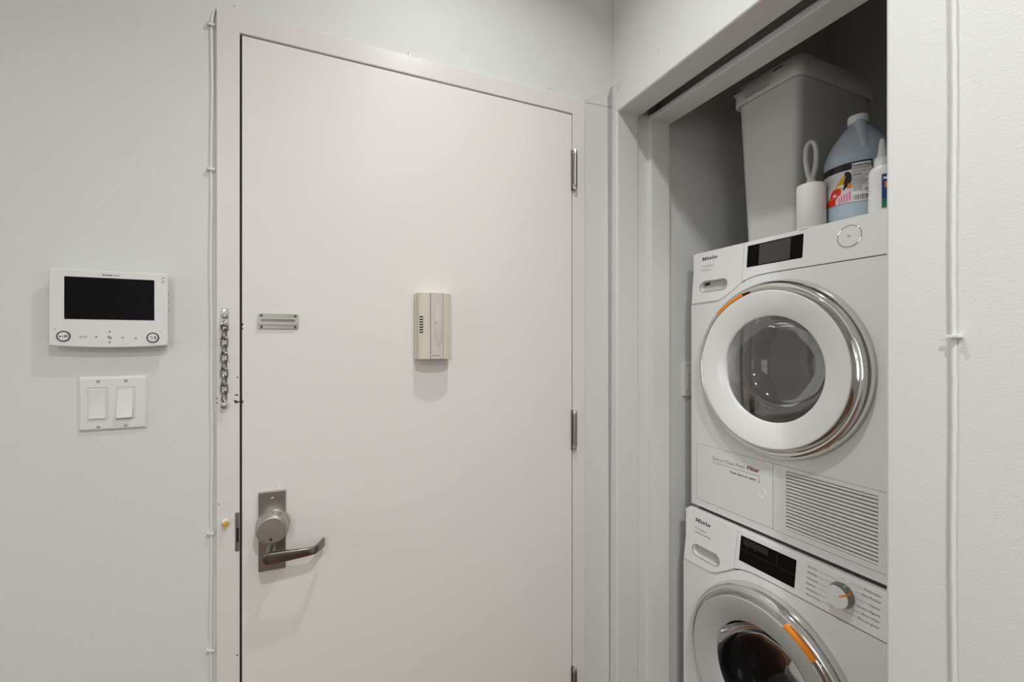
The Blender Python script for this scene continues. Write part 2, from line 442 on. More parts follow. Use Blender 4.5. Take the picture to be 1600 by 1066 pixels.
def hinge(zc):
    y = D - .009; x = 0.7468; h = 0.0625
    bm = new(); cyl(bm, (x, y, zc - h + .014), (x, y, zc + h - .014), 0.0070, n=20); t_ = obj('hinge', bm, 'steel', dr); t_['label'] = 'chrome hinge barrel'
    for s in (-1, 1):
        bm = new(); cyl(bm, (x, y, zc + s * (h - .0135)), (x, y, zc + s * (h - .004)), 0.0078, n=20); k = obj('knuckle', bm, 'chrome', t_, bevel=.0008)
        bm = new(); lathe(bm, [(.0066, 0), (.0060, .003), (.0001, .0042)], (x, y, zc + s * (h - .004)), (0, 0, s), 16); obj('tip', bm, 'chrome', t_)
    bm = new(); box(bm, 0.7365, 0.7452, D - .0062, D - .0002, zc - h, zc + h); obj('leaf', bm, 'darkmetal', t_)
hinge(1.943); hinge(1.115); hinge(0.2975)

# ---- chain guard
ch = thing('door_chain', 'chrome door chain hanging on the frame left of the door', 'door chain', (-0.2016, D, 1.24))
bm = new()
prism(bm, rrect(-0.2092, -0.1935, 1.4195, 1.4725, 0.002), lambda x, z: (x, D - .0003, z), lambda x, z: (x, D - .0025, z)); pl = obj('plate', bm, 'steel', ch, bevel=.0006)
for z in (1.4675,):
    bm = new(); cyl(bm, (-.2014, D - .0020, z), (-.2014, D - .0042, z), .0032, n=16); obj('screw', bm, 'chrome', pl, bevel=.0006)
bm = new(); lathe(bm, [(.0066, 0), (.0066, .004), (.004, .0075), (.0001, .0085)], (-.2012, D - .0022, 1.4535), (0, -1, 0), 24); obj('boss', bm, 'satin', pl)
bm = new(); lathe(bm, [(.0072, 0), (.0070, .006), (.004, .010), (.0001, .0115)], (-.2014, D - .0022, 1.4365), (0, -1, 0), 24); obj('boss', bm, 'chrome', pl)
bm = new(); tube(bm, [(-.2014 + .0062 * math.cos(a), D - .008, 1.428 + .0085 * math.sin(a)) for a in [2 * PI * i / 16 for i in range(16)]], .0019, 8, True); obj('ring', bm, 'chain', ch)
def link_mesh(zc, flat, L=.0122, R=.0064, r=.0016):
    bm = new(); P = []
    for i in range(20):
        a = 2 * PI * i / 20
        cx, cz = R * math.cos(a), R * math.sin(a)
        cz += math.copysign(L - R, math.sin(a)) if abs(math.sin(a)) > 1e-6 else 0
        if flat: P.append((-.2014 + cx, D - .0065, zc + cz))
        else: P.append((-.2014 + cx * .60, D - .0065 + cx * .50, zc + cz))
    tube(bm, P, r, 8, True); return bm
zc = 1.4115
for i in range(9):
    obj('link', link_mesh(zc, i % 2 == 1), 'chain', ch); zc -= .0181
bm = new(); lathe(bm, [(.0030, 0), (.0030, .009), (.0072, .0100), (.0078, .012), (.0072, .0145), (.005, .0155), (.0001, .0158)], (-.2008, D - .0002, 1.2465), (0, -1, 0), 28); obj('stud', bm, 'satin', ch)
# ---- chain slide on the door
cs = thing('chain_slide', 'small chrome chain slide screwed flat on the entry door', 'door chain', (-0.0898, D, 1.425))
bm = new()
P = [(-0.1326, 1.4240), (-0.0469, 1.4240), (-0.0469, 1.4600), (-0.1326, 1.4625)]
bm = new(); box(bm, -0.1326, -0.0469, D - .0028, D - .0005, 1.4255, 1.4625); pl = obj('plate', bm, 'steel', cs, bevel=.0008)
bm = new()
sl = rrect(-0.1255, -0.0530, 1.4425, 1.4485, .0029)
prism(bm, rrect(-0.1322, -0.0473, 1.4355, 1.4525, .003), lambda x, z: (x, D - .0092, z), lambda x, z: (x, D - .0040, z), [sl]); obj('rail', bm, 'satin', cs, bevel=.0007)
bm = new(); box(bm, -0.1302, -0.0493, D - .0041, D - .0027, 1.4365, 1.4515); obj('rail_foot', bm, 'darkmetal', cs)
for x in (-.1262, -.0533):
    for z in (1.4575, 1.4303):
        bm = new(); lathe(bm, [(.0031, 0), (.0029, .0012), (.0015, .0021), (.0001, .0023)], (x, D - .0027, z), (0, -1, 0), 16); obj('screw', bm, 'rubber', cs)

# ---- lever lock
lk = thing('lever_lock', 'satin metal lock plate with round knob and lever on the entry door', 'door handle', (-0.102, D, 0.84))
bm = new(); prism(bm, rrect(-0.1318, -0.0738, 0.8440, 1.0330, .001), lambda x, z: (x, D - .0002, z), lambda x, z: (x, D - .0085, z))
pl = obj('plate', bm, 'steel', lk, bevel=.004, seg=3)
bm = new(); lathe(bm, [(.0042, 0), (.0038, .0015), (.0001, .002)], (-.1025, D - .0084, 1.016), (0, -1, 0), 16); obj('screw', bm, 'chrome', pl)
kc = Vector((-.1006, D - .0084, 0.9545))
bm = new(); lathe(bm, [(.0365, 0), (.0365, .004), (.0345, .007), (.0338, .026), (.0330, .036), (.0300, .0405), (.0285, .0412), (.0001, .0416)], kc, (0, -1, 0), 56); kn = obj('knob', bm, 'satin', lk, angle=24)
bm = new(); prism(bm, [(-.0008 + .0030 * math.cos(a), -.020 + .0030 * math.sin(a)) for a in [PI * .35 + i * PI * 1.35 / 10 for i in range(11)]] + [(.0008, -.0205)],
      lambda x, z: (kc.x + x, kc.y - .0438, kc.z + z), lambda x, z: (kc.x + x, kc.y - .0405, kc.z + z)); obj('slot', bm, 'black', kn)
bm = new(); box(bm, kc.x - .002, kc.x + .002, kc.y - .022, kc.y - .014, kc.z + .0325, kc.z + .0344); obj('mark', bm, 'darkmetal', kn)
# lever
lz = 0.8975
bm = new(); cyl(bm, (-.1035, D - .008, lz), (-.1035, D - .050, lz), .0105, n=28); obj('spindle', bm, 'satin', lk)
bm = new()
sec = []
path = [(-.1150, .0550, .0062, .0050), (-.1130, .0562, .0092, .0055), (-.1080, .0572, .0112, .006), (-.1000, .0580, .0116, .006), (-.0850, .0586, .0106, .0056), (-.0500, .0586, .0088, .005),
        (-.0250, .0582, .0076, .0046), (-.0110, .0560, .0072, .0044), (-.0030, .0490, .0074, .0042), (.0030, .0400, .0078, .004), (.0095, .0290, .0086, .0036), (.0115, .0255, .0082, .003)]
for i, (x, o, hz, th) in enumerate(path):
    a, b = path[max(i - 1, 0)], path[min(i + 1, len(path) - 1)]
    tx, ty = b[0] - a[0], -(b[1] - a[1]); l = math.hypot(tx, ty); nx, ny = -ty / l, tx / l
    c = Vector((x, D - o, lz + .0012 * (i / 11.0) - (.0035 if i < 8 else .0035 - .0010 * (i - 7))))
    hz *= 1.22; ring = []
    for (q, zz) in rrect(-th, th, -hz, hz, min(th, hz) * .45, 3): ring.append(c + Vector((nx * q, ny * q, zz)))
    sec.append(ring)
loops_to_mesh(bm, sec); obj('lever', bm, 'darkmetal', lk, angle=45)

# ---- little bumper on the frame
bp = thing('bumper_stud', 'tiny yellowed plastic stud on the left frame beside the lock', 'bumper', (-.1989, D, .960))
bm = new(); lathe(bm, [(.0068, 0), (.0068, .003), (.0055, .0042), (.0001, .0044)], (-.2003, D - .0003, .9735), (0, -1, 0), 20); obj('washer', bm, 'whiteplastic', bp)
bm = new(); lathe(bm, [(.0055, 0), (.0055, .009), (.0042, .011), (.0001, .0115)], (-.1982, D - .0040, .9705), (0, -1, 0), 20); obj('tip', bm, 'amber', bp)
bm = new(); box(bm, -.2050, -.2000, D - .0085, D - .0042, .9720, .9775); obj('tab', bm, 'whiteplastic', bp, bevel=.001)

# ---- chime on the door
cm = thing('door_chime', 'cream plastic door chime box mounted on the entry door', 'door chime', (.2870, D, 1.348))
cx = .2878; hw = .0468; z0, z1 = 1.3475, 1.5270
def chx(f0, f1, n=10):   # outer curve between fractions of the half width
    P = []
    for i in range(n + 1):
        f = f0 + (f1 - f0) * i / n
        d = .046 * (1 - .22 * abs(f) ** 3.2)
        if abs(f) > .93: d -= .012 * ((abs(f) - .93) / .07) ** 1.6
        P.append((cx + hw * f, d))
    return P
def chprism(bm, P, d0, za, zb):
    poly = P + [(P[-1][0], d0), (P[0][0], d0)]
    prism(bm, poly, lambda x, d: (x, D - d, za), lambda x, d: (x, D - d, zb))
bm = new(); chprism(bm, chx(-1.03, 1.03, 4), 0.0003, z0 - .001, z1 + .0005)
bm.free()
bm = new(); box(bm, cx - hw * 1.04, cx + hw * 1.0, D - .020, D - .0003, z0 - .001, z1); obj('back', bm, 'cream', cm, bevel=.002)
bm = new(); chprism(bm, chx(-1, -.30), .0205, z0, z1); wl = obj('side_cover', bm, 'cream', cm, bevel=.0018)
bm = new(); chprism(bm, chx(.45, 1), .0205, z0, z1); wr_ = obj('side_cover', bm, 'cream', cm, bevel=.0018)
bm = new(); chprism(bm, [(x, d + .0012) for x, d in chx(-.285, .435)], .0205, z0 + .001, z1 - .0005); pn = obj('centre_panel', bm, 'pinkgrey', cm, bevel=.001)
bm = new()   # lens-shaped ridge
R_ = []
for k in range(17):
    z = z0 + .026 + (.126) * k / 16; wv = .0125 * math.sin(PI * k / 16) ** .8 + .0004
    R_.append([(cx + .012 + wv * math.cos(a) - .004, D - (.0468 + .0052 * math.sin(a) * math.sin(PI * k / 16)), z) for a in [PI * j / 8 for j in range(9)]])
loops_to_mesh(bm, R_, closed=False, cap0=False, cap1=False); obj('ridge', bm, 'pinkgrey', pn)
bm = new(); tube(bm, [(cx + .004 + .0052 * math.cos(a), D - .0502, z0 + .0965 + .0034 * math.sin(a)) for a in [PI * j / 8 for j in range(9)]], .0011, 6); obj('emblem', bm, 'rubber', pn)
bm = new(); tiny_marks(bm, .021, .0026, 11, lambda x, y: (cx - .0090 + x, D - .0477, z0 + .0095 + y)); obj('lettering', bm, 'printgrey', pn)
for i in range(7):
    z = 1.4185 + i * .00680
    for s, prt in ((-1, wl), (1, wr_)):
        f0, f1 = (.90, .70) if s < 0 else (.965, .99)
        bm = new()
        a_, b_ = chx(s * f0, s * f0, 1)[0], chx(s * f1, s * f1, 1)[0]
        prism(bm, [(a_[0], a_[1] + .0004), (b_[0], b_[1] + .0004), (b_[0], b_[1] - .002), (a_[0], a_[1] - .002)], lambda x, d: (x, D - d, z), lambda x, d: (x, D - d, z + .0036))
        obj('vent_slot', bm, 'black', prt)

# ------------------------------------------------------------------ wall devices left of the door
ic = thing('video_intercom', 'white wall intercom with black screen and row of touch keys', 'intercom', (-.4045, YW, 1.3795))
yf = 1.199
def ic_out(x0, x1, zt, zb, sag, n=12):
    P = [(x1, zt), (x0, zt)]
    for i in range(n + 1):
        f = i / n; P.append((x0 + (x1 - x0) * f, zb - sag * (1 - (2 * f - 1) ** 2)))
    return P
bm = new(); prism(bm, ic_out(-.4975, -.3105, 1.5385, 1.392, .003), lambda x, z: (x, YW - .0003, z), lambda x, z: (x, yf + .0085, z)); obj('base', bm, 'greyplastic', ic, bevel=.002)
bm = new(); prism(bm, ic_out(-.5030, -.3060, 1.5440, 1.3855, .0045), lambda x, z: (x, yf, z), lambda x, z: (x, yf + .0095, z)); fp = obj('front', bm, 'whiteplastic', ic, bevel=.003)
bm = new(); box(bm, -.4785, -.3295, yf - .0006, yf + .002, 1.4405, 1.5285); obj('screen', bm, 'screen', ic, bevel=.0003)
def wt(x0, z0_, d=.0004): return lambda x, y: (x0 + x, yf - d, z0_ + y)
bm = new(); tiny_marks(bm, .017, .0030, 7, wt(-.4176, 1.5335)); obj('lettering', bm, 'print', fp)
bm = new(); tiny_marks(bm, .0105, .0024, 6, wt(-.3990, 1.5335)); obj('lettering', bm, 'printgrey', fp)
for (x, z, nm) in ((-.4796, 1.4050, 'unlock_button'), (-.3320, 1.4028, 'talk_button')):
    bm = new(); lathe(bm, [(.0001, .0012), (.0085, .0012), (.0092, .0006), (.0092, -.002)], (x, yf, z), (0, -1, 0), 36); b_ = obj(nm, bm, 'whiteplastic', ic)
    bm = new(); tube(bm, [(x + .0100 * math.cos(a), yf - .0004, z + .0100 * math.sin(a)) for a in [2 * PI * i / 40 for i in range(40)]], .0013, 8, True); obj('rim', bm, 'print', b_)
    bm = new()
    if nm == 'unlock_button':
        prism(bm, circ(x + .0042, z + .0002, .0026, 16), lambda a, b: (a, yf - .0015, b), lambda a, b: (a, yf - .0011, b), [circ(x + .0042, z + .0002, .0014, 16)])
        prism(bm, [(x - .0062, z - .0004), (x + .002, z - .0004), (x + .002, z + .0005), (x - .0062, z + .0005)], lambda a, b: (a, yf - .0015, b), lambda a, b: (a, yf - .0011, b))
        prism(bm, [(x - .0062, z - .0016), (x - .0040, z - .0016), (x - .0040, z + .0008), (x - .0062, z + .0008)], lambda a, b: (a, yf - .0016, b), lambda a, b: (a, yf - .0011, b))
    else:
        tube(bm, [(x - .0032 + .0024 * math.cos(a), yf - .0013, z + .0028 * math.sin(a)) for a in [PI * (.75 - 1.3 * j / 8) for j in range(9)]], .0005, 6)
        for rr in (.0012, .0024, .0036):
            tube(bm, [(x + .0022 + rr * math.cos(a), yf - .0013, z + rr * math.sin(a)) for a in [PI * (-.4 + .8 * j / 6) for j in range(7)]], .0004, 6)
    obj('icon', bm, 'print', b_)
bm = new()   # bulb and eye keys
for x in (-.4520, -.4455):
    tube(bm, [(x + .0024 * math.cos(a), yf - .0003, 1.4042 + .0018 * math.sin(a)) for a in [2 * PI * i / 14 for i in range(14)]], .00035, 6, True)
obj('light_key', bm, 'printgrey', fp)
def tri(bm, x, z, ang, s=.0023):
    prism(bm, [(x + s * math.cos(ang + k), z + s * math.sin(ang + k)) for k in (0, 2.35, -2.35)], lambda a, b: (a, yf - .0004, b), lambda a, b: (a, yf + .0002, b))
for x, z, a in ((-.4282, 1.4038, PI), (-.3836, 1.4025, 0), (-.4057, 1.4154, PI / 2), (-.4057, 1.3925, -PI / 2)):
    bm = new(); tri(bm, x, z, a); obj('arrow_key', bm, 'print', fp)
bm = new(); tube(bm, [(-.4063 + .0024 * math.cos(a), yf - .0003, 1.4036 + .0024 * math.sin(a)) for a in [2 * PI * i / 16 for i in range(16)]], .0005, 6, True)
tube(bm, [(-.4047, yf - .0003, 1.4018), (-.4027, yf - .0003, 1.3998)], .0008, 6); obj('search_key', bm, 'print', fp)
bm = new(); tri(bm, -.3618, 1.4022, PI / 2, .0024); tube(bm, [(-.3645, yf - .0003, 1.4002), (-.3591, yf - .0003, 1.4002)], .0004, 6); obj('bell_key', bm, 'printgrey', fp)
for x, z in ((-.4928, 1.4194), (-.3182, 1.4168)):
    bm = new(); lathe(bm, [(.0001, .0003), (.0008, .0003), (.0008, -.001)], (x, yf, z), (0, -1, 0), 12); obj('indicator', bm, 'print', fp)
bm = new(); box(bm, -.3170, -.3100, yf - .0003, yf + .001, 1.5335, 1.5350); obj('mark', bm, 'printgrey', fp)
bm = new(); prism(bm, circ(-.3140, 1.5262, .0034, 20), lambda a, b: (a, yf - .0006, b), lambda a, b: (a, yf + .001, b)); obj('sensor', bm, 'greyplastic', fp, bevel=.0004)
for z in (1.5003, 1.4825, 1.4646):
    bm = new(); box(bm, -.3106, -.3072, 1.2085, 1.2150, z - .0028, z + .0028); obj('side_key', bm, 'black', ic, bevel=.0006)

sw = thing('light_switch', 'white two gang wall plate with two rocker switches below the intercom', 'light switch', (-.4070, YW, 1.204))
sx0, sx1, sz0, sz1 = -.4655, -.3497, 1.2030, 1.3190
bm = new()
r1 = rrect(-.4503, -.4162, 1.2258, 1.2958, .001); r2 = rrect(-.4036, -.3697, 1.2255, 1.2955, .001)
I_ = .0048
loops_to_mesh(bm, [[(x, YW - d, z) for x, z in rrect(sx0 + i_, sx1 - i_, sz0 + i_, sz1 - i_, .002)] for i_, d in ((0, .0003), (0, .0022), (.0012, .0038), (I_ - .001, .0062), (I_, .0065))], cap0=False, cap1=False)
prism(bm, rrect(sx0 + I_, sx1 - I_, sz0 + I_, sz1 - I_, .002), lambda x, z: (x, YW - .0003, z), lambda x, z: (x, YW - .0065, z), [r1, r2]); obj('plate', bm, 'whiteplastic', sw, angle=12)
for k, (xa, xb) in enumerate(((-.4503, -.4162), (-.4036, -.3697))):
    bm = new(); prism(bm, rrect(xa + .0004, xb - .0004, 1.2262, 1.2950, .001), lambda x, z: (x, YW - .0004, z), lambda x, z: (x, YW - .0068, z), [rrect(xa + .0030, xb - .0030, 1.2292, 1.2922, .0008)]); fr_ = obj('bezel', bm, 'whiteplastic', sw, bevel=.0004)
    bm = new()
    d = [(.0050, 1.2922), (.0086, 1.2918), (.0066, 1.2600), (.0100, 1.2296), (.0045, 1.2293)] if k == 0 else [(.0045, 1.2922), (.0068, 1.2918), (.0086, 1.2600), (.0145, 1.2300), (.0125, 1.2275), (.004, 1.2293)]
    prism(bm, d, lambda a, b: (xa + .0033, YW - a, b), lambda a, b: (xb - .0033, YW - a, b)); obj('rocker', bm, 'whiteplastic', sw, bevel=.0006)
    for z in (1.3097, 1.2122):
        bm = new(); lathe(bm, [(.0035, 0), (.0033, .0011), (.0018, .0020), (.0001, .0022)], ((xa + xb) / 2 + .0012, YW - .0064, z), (0, -1, 0), 18); s_ = obj('screw', bm, 'greyplastic', sw)
        bm = new(); box(bm, (xa + xb) / 2 - .0014, (xa + xb) / 2 + .0038, YW - .0088, YW - .0083, z - .0003, z + .0003); obj('slot', bm, 'rubber', s_)

# ------------------------------------------------------------------ cables
xc = -.2290; yc = YW - .0033
P = []
for i in range(90):
    z = .03 + i * (2.132 - .03) / 89
    P.append((xc + .0011 * math.sin(z * 7) + .0006 * math.sin(z * 23), yc, z))
P += [(xc + .0015, yc, 2.150), (xc + .0065, yc, 2.168), (xc + .016, yc, 2.1785), (xc + .030, yc, 2.1815), (-.16, yc, 2.1818), (0.1, yc, 2.1805), (.45, yc, 2.1808), (.775, yc, 2.1806), (.7880, yc - .002, 2.1818)]
bm = new(); tube(bm, P, .0029, 8)
tag(obj('wall_cable', bm, 'cable'), 'white painted cable running up and over the entry door frame', 'cable')
def clip(x, z, label, top=False):
    t_ = thing('cable_clip', label, 'cable clip', (x, YW, z), 'cable clips round the door frame')
    if not top:
        bm = new(); box(bm, x - .0085, x + .0070, YW - .0095, YW - .0072, z - .0028, z + .0028); obj('bridge', bm, 'whiteplastic', t_, bevel=.0008)
        bm = new(); box(bm, x - .0090, x - .0036, YW - .0094, YW - .0003, z - .0028, z + .0028); obj('block', bm, 'whiteplastic', t_, bevel=.0006)
        bm = new(); lathe(bm, [(.0012, 0), (.0011, .0006), (.0001, .001)], (x - .0062, YW - .0094, z), (0, -1, 0), 12); obj('nail', bm, 'rubber', t_)
    else:
        bm = new(); box(bm, x - .0028, x + .0028, YW - .0088, YW - .0068, z - .0080, z + .0080); obj('bridge', bm, 'whiteplastic', t_, bevel=.0006)
        bm = new(); box(bm, x - .0028, x + .0028, YW - .0087, YW - .0003, z + .0030, z + .0085); obj('block', bm, 'whiteplastic', t_, bevel=.0006)
        bm = new(); lathe(bm, [(.0012, 0), (.0011, .0006), (.0001, .001)], (x, YW - .0087, z + .0056), (0, -1, 0), 12); obj('nail', bm, 'rubber', t_)
for z, s in ((2.1317, 'topmost cable clip left of the door frame'), (1.7958, 'cable clip on the wall above the intercom height'), (.9486, 'cable clip left of the lever lock'), (.6766, 'lowest cable clip left of the door frame')):
    clip(xc + .0002, z, s)
for x, s in ((-.182, 'cable clip on top of the frame at its left corner'), (.2283, 'cable clip on top of the frame, midway'), (.6619, 'cable clip on top of the frame above the hinge side'), (.7844, 'cable clip at the right top corner of the frame')):
    clip(x, 2.1818, s, True)
bm = new(); tube(bm, [(.7885, YW - .004, 2.1815), (.82, 1.208, 2.198), (WX - .006, 1.176, 2.2345), (WX - .0035, 1.1733, 2.2391)], .0012, 6)
tag(obj('loose_wire', bm, 'cable'), 'thin loose wire spanning the corner above the door frame', 'wire')
bm = new(); lathe(bm, [(.0022, -.002), (.0022, .0045), (.0036, .0050), (.0032, .0068), (.0001, .0075)], (WX, 1.1725, 2.2405), (-1, 0, 0), 16)
tag(obj('wire_nail', bm, 'whiteplastic'), 'white nail holding the loose wire on the closet wall', 'nail')
bm = new(); lathe(bm, [(.0022, -.002), (.0020, .0015), (.0001, .0022)], (WX, .9933, 2.2333), (-1, 0, 0), 16)
tag(obj('wall_nail', bm, 'whiteplastic'), 'small painted nail in the wall above the closet opening', 'nail')
bm = new()
tube(bm, [(WX - .0032, .3475 + .0007 * math.sin(i * .23) + .0003 * math.sin(i * 1.7), .02 + i * (CEIL - .03) / 160) for i in range(161)], .0034, 8)
tag(obj('painted_cable', bm, 'cable'), 'painted-over cable running up the wall right of the closet', 'cable')
t_ = thing('cable_clip', 'white clip on the cable right of the closet opening', 'cable clip', (WX, .3465, 1.4), None)
bm = new(); box(bm, WX - .0098, WX - .0076, .3395, .3545, 1.3985, 1.4035); obj('bridge', bm, 'whiteplastic', t_, bevel=.0008)
bm = new(); box(bm, WX - .0135, WX - .0003, .3372, .3428, 1.3983, 1.4037); obj('block', bm, 'whiteplastic', t_, bevel=.0012)

# outlet on the closet side wall
ol = thing('wall_outlet', 'white outlet plate half hidden behind the dryer', 'outlet', (1.215, 1.195, 1.203))
bm = new(); prism(bm, rrect(1.180, 1.250, 1.203, 1.322, .002), lambda x, z: (x, 1.1947, z), lambda x, z: (x, 1.1885, z)); obj('plate', bm, 'whiteplastic', ol, bevel=.002)
bm = new(); prism(bm, rrect(1.198, 1.232, 1.229, 1.297, .001), lambda x, z: (x, 1.1884, z), lambda x, z: (x, 1.1868, z)); fc = obj('face', bm, 'whiteplastic', ol, bevel=.0005)
for z in (1.248, 1.279):
    for x in (1.2085, 1.2215):
        bm = new(); box(bm, x - .0008, x + .0008, 1.1865, 1.1872, z - .004, z + .004); obj('slot', bm, 'black', fc)
bm = new(); box(bm, 1.196, 1.20, 1.183, 1.1868, 1.2275, 1.230); obj('latch', bm, 'greyplastic', fc)

# ------------------------------------------------------------------ stacked machines
YL = 1.13; MW = .596
SEAM = [(0, -.171), (.106, -.1680), (.122, -.1635), (.139, -.1540), (.164, -.1380), (.192, -.1190), (.212, -.1120), (.238, -.1065), (.275, -.1040), (.335, -.1035), (.596, -.1035)]
def seam_z(s):
    for (a, za), (b, zb) in zip(SEAM, SEAM[1:]):
        if a <= s <= b: return za + (zb - za) * (s - a) / (b - a)
    return SEAM[-1][1]
def machine(kind, xf, tilt, zt, zb, label):
    dryer = kind == 'dryer'
    root = thing('tumble_dryer' if dryer else 'washing_machine', label, 'dryer' if dryer else 'washing machine', (xf + .3, YL - MW / 2, zb))
    def fx(z):                     # front plane, leaning back above the seam
        return xf + max(0.0, tilt * (z - (zt - .171)) / .171)
    def P(off): return lambda s, z: (fx(z) + off, YL - s, z)
    # cabinet : sides, top, back
    bm = new()
    box(bm, xf + .010, xf + .62, YL - .004, YL, zb + .006, zt - .003)
    box(bm, xf + .010, xf + .62, YL - MW, YL - MW + .004, zb + .006, zt - .003)
    box(bm, xf + .022, xf + .62, YL - MW + .004, YL - .004, zt - .022, zt - .003)
    box(bm, xf + .616, xf + .62, YL - MW + .004, YL - .004, zb + .006, zt - .022)
    box(bm, xf + .012, xf + .616, YL - MW + .004, YL - .004, zb + .006, zb + .012)
    obj('cabinet', bm, 'enamel', root)
    g = .0009
    # fascia, container front
    top = zt
    poly = [(.1905 + g, top), (.1905 + g, zt + seam_z(.192) + g)] + [(s, zt + z + g) for s, z in SEAM if s > .193] + [(MW, top)]
    poly[-2] = (MW, zt + SEAM[-1][1] + g)
    bm = new(); prism(bm, poly, P(0), P(.018)); fa = obj('control_panel', bm, 'enamel2', root, bevel=.0016)
    poly = [(0, top), (0, zt + SEAM[0][1] + g)] + [(s, zt + z + g) for s, z in SEAM if 0 < s < .1895] + [(.1905 - g * .4, zt + seam_z(.1905) + g), (.1905 - g * .4, top)]
    bm = new(); 
    ov = [(x, z) for x, z in rrect(.033, .140, zt - .1345 if dryer else zt - .1405, zt - .0985 if dryer else zt - .1045, .0179, 8)]
    prism(bm, poly, P(0), P(.018), [ov]); cf = obj('water_container' if dryer else 'detergent_drawer', bm, 'enamel2', root, bevel=.0012)
    bm = new(); prism(bm, rrect(.030, .143, zt - .145, zt - .094, .02, 8), P(.0150), P(.020)); gb = obj('grip_back', bm, 'greyplastic', cf)
    # chrome rim of grip
    bm = new(); zc_ = sum(z for _, z in ov) / len(ov)
    tube(bm, [P(-.0003)(s, z) for s, z in ov], .0014, 8, True); obj('grip_rim', bm, 'chrome', cf)
    if dryer:
        bm = new(); prism(bm, [(.041, zc_ + .004), (.060, zc_ + .0055), (.060, zc_ + .0135), (.041, zc_ + .0120)], P(.0125), P(.0155)); obj('grip_catch', bm, 'black', cf)
    # lettering on container front
    yl = -.0285 if dryer else -.0350
    bm = new(); hgt = .0145; z_ = zt + yl
    def pg(pts): prism(bm, [(.0345 + x * .001, z_ + y * .001) for x, y in pts], P(-.00045), P(-.0001))
    def rc(x0, x1, y0, y1): pg([(x0, y0), (x1, y0), (x1, y1), (x0, y1)])
    rc(2.0, 5.2, 0, 10.5); rc(13.2, 17.0, 0, 10.5); rc(0, 7.0, 0, 1.8); rc(11.4, 18.6, 0, 1.8); rc(0, 5.2, 8.7, 10.5); rc(14, 18.6, 8.7, 10.5)   # M
    pg([(2.6, 10.5), (6.0, 10.5), (10.6, 2.6), (8.6, 1.2)]); pg([(16.2, 10.5), (12.9, 10.5), (8.4, 3.0), (9.6, 1.2)])
    rc(21.6, 25.2, 0, 7.6); rc(19.8, 27.0, 0, 1.7); rc(19.8, 25.2, 6.0, 7.6); pg([(23.2 + 1.9 * math.cos(k * PI / 5), 10.0 + 1.5 * math.sin(k * PI / 5)) for k in range(10)])   # i
    rc(42.6, 46.2, 0, 10.8); rc(40.8, 48.0, 0, 1.7); rc(40.8, 46.2, 9.2, 10.8)      # l
    for ex in (33.9, 54.9):                                                          # e
        A = [math.radians(k) for k in range(0, 326, 18)]
        pg([(ex + 6.0 * math.cos(t_), 3.75 + 4.0 * math.sin(t_)) for t_ in A] + [(ex + 2.6 * math.cos(t_), 3.75 + 2.5 * math.sin(t_)) for t_ in reversed(A)])
        rc(ex - 3.2, ex + 5.9, 3.0, 4.4)
    obj('logo', bm, 'print', cf)
    bm = new()
    text_bm(bm, 'T1 Excellence' if dryer else 'W1 Excellence', lambda x, y: P(-.0004)(.0355 + x, zt + yl - .0225 + y), size=.0072, width=.047)
    text_bm(bm, 'Eco & Steam' if dryer else 'TwinDos & PowerWash', lambda x, y: P(-.0004)(.0355 + x, zt + yl - .0350 + y), size=.0072, width=.037 if dryer else .065)
    obj('lettering', bm, 'printgrey' if dryer else 'print', cf)
    # display
    da, db = (zt - .0775, zt - .0130) if dryer else (zt - .0865, zt - .0155)
    bm = new(); prism(bm, [(.205, da), (.3705, da), (.3705, db), (.205, db)], P(-.0005), P(.002)); ds = obj('display', bm, 'screen', fa)
    if dryer:
        bm = new(); prism(bm, [(.244, da + .003), (.3365, da + .003), (.3365, db - .003), (.244, db - .003)], P(-.0008), P(.0)); obj('display_screen', bm, 'screengrey', ds)
        c0, c1 = .4815, zt - .0455
        bm = new(); tube(bm, [P(-.0006)(c0 + .0265 * math.cos(a), c1 + .0262 * math.sin(a)) for a in [2 * PI * i / 48 for i in range(48)]], .0014, 8, True); rg = obj('power_button_ring', bm, 'chrome', fa)
        bm = new(); prism(bm, circ(c0, c1, .0246, 40), P(-.0012), P(.002)); pb = obj('power_button', bm, 'enamel2', fa, bevel=.0006)
        bm = new(); prism(bm, circ(c0, c1, .0034, 20), P(-.0016), P(-.0008), [circ(c0, c1, .0022, 20)]); obj('power_icon', bm, 'printgrey', pb)
    else:
        bm = new(); prism(bm, [(.214, db - .022), (.292, db - .022), (.292, db - .006), (.214, db - .006)], P(-.0007), P(.0)); obj('display_screen', bm, 'black', ds)
        bm = new()
        for s, z in ((.225, db - .003), (.250, db - .003), (.224, db - .0245), (.251, db - .0245)):
            prism(bm, [(s, z - .0008), (s + .004, z - .0008), (s + .004, z + .0008), (s, z + .0008)], P(-.0009), P(-.0004))
        prism(bm, [(.206, db - .0385), (.3695, db - .0385), (.3695, db - .0380), (.206, db - .0380)], P(-.0008), P(-.0004))
        prism(bm, [(.318, db - .038), (.3186, db - .038), (.3186, db - .006), (.318, db - .006)], P(-.0008), P(-.0004))
        obj('display_icons', bm, 'screengrey', ds)
        # programme dial
        c0, c1 = .4815, zt - .0470
        bm = new(); lathe(bm, [(.0285, 0), (.0280, .006), (.0262, .019), (.0258, .0205)], P(0)(c0, c1), (-1, 0, 0), 48); dk = obj('programme_dial', bm, 'darkmetal', fa)
        bm = new(); lathe(bm, [(.0258, .0200), (.0250, .0225), (.0001, .0232)], P(0)(c0, c1), (-1, 0, 0), 48); obj('dial_cap', bm, 'enamel2', dk)
        bm = new()
        o = Vector(P(0)(c0, c1)); an = math.radians(34)
        dirv = Vector((0, -math.cos(an), math.sin(an))); nv = Vector((0, math.sin(an), math.cos(an)))
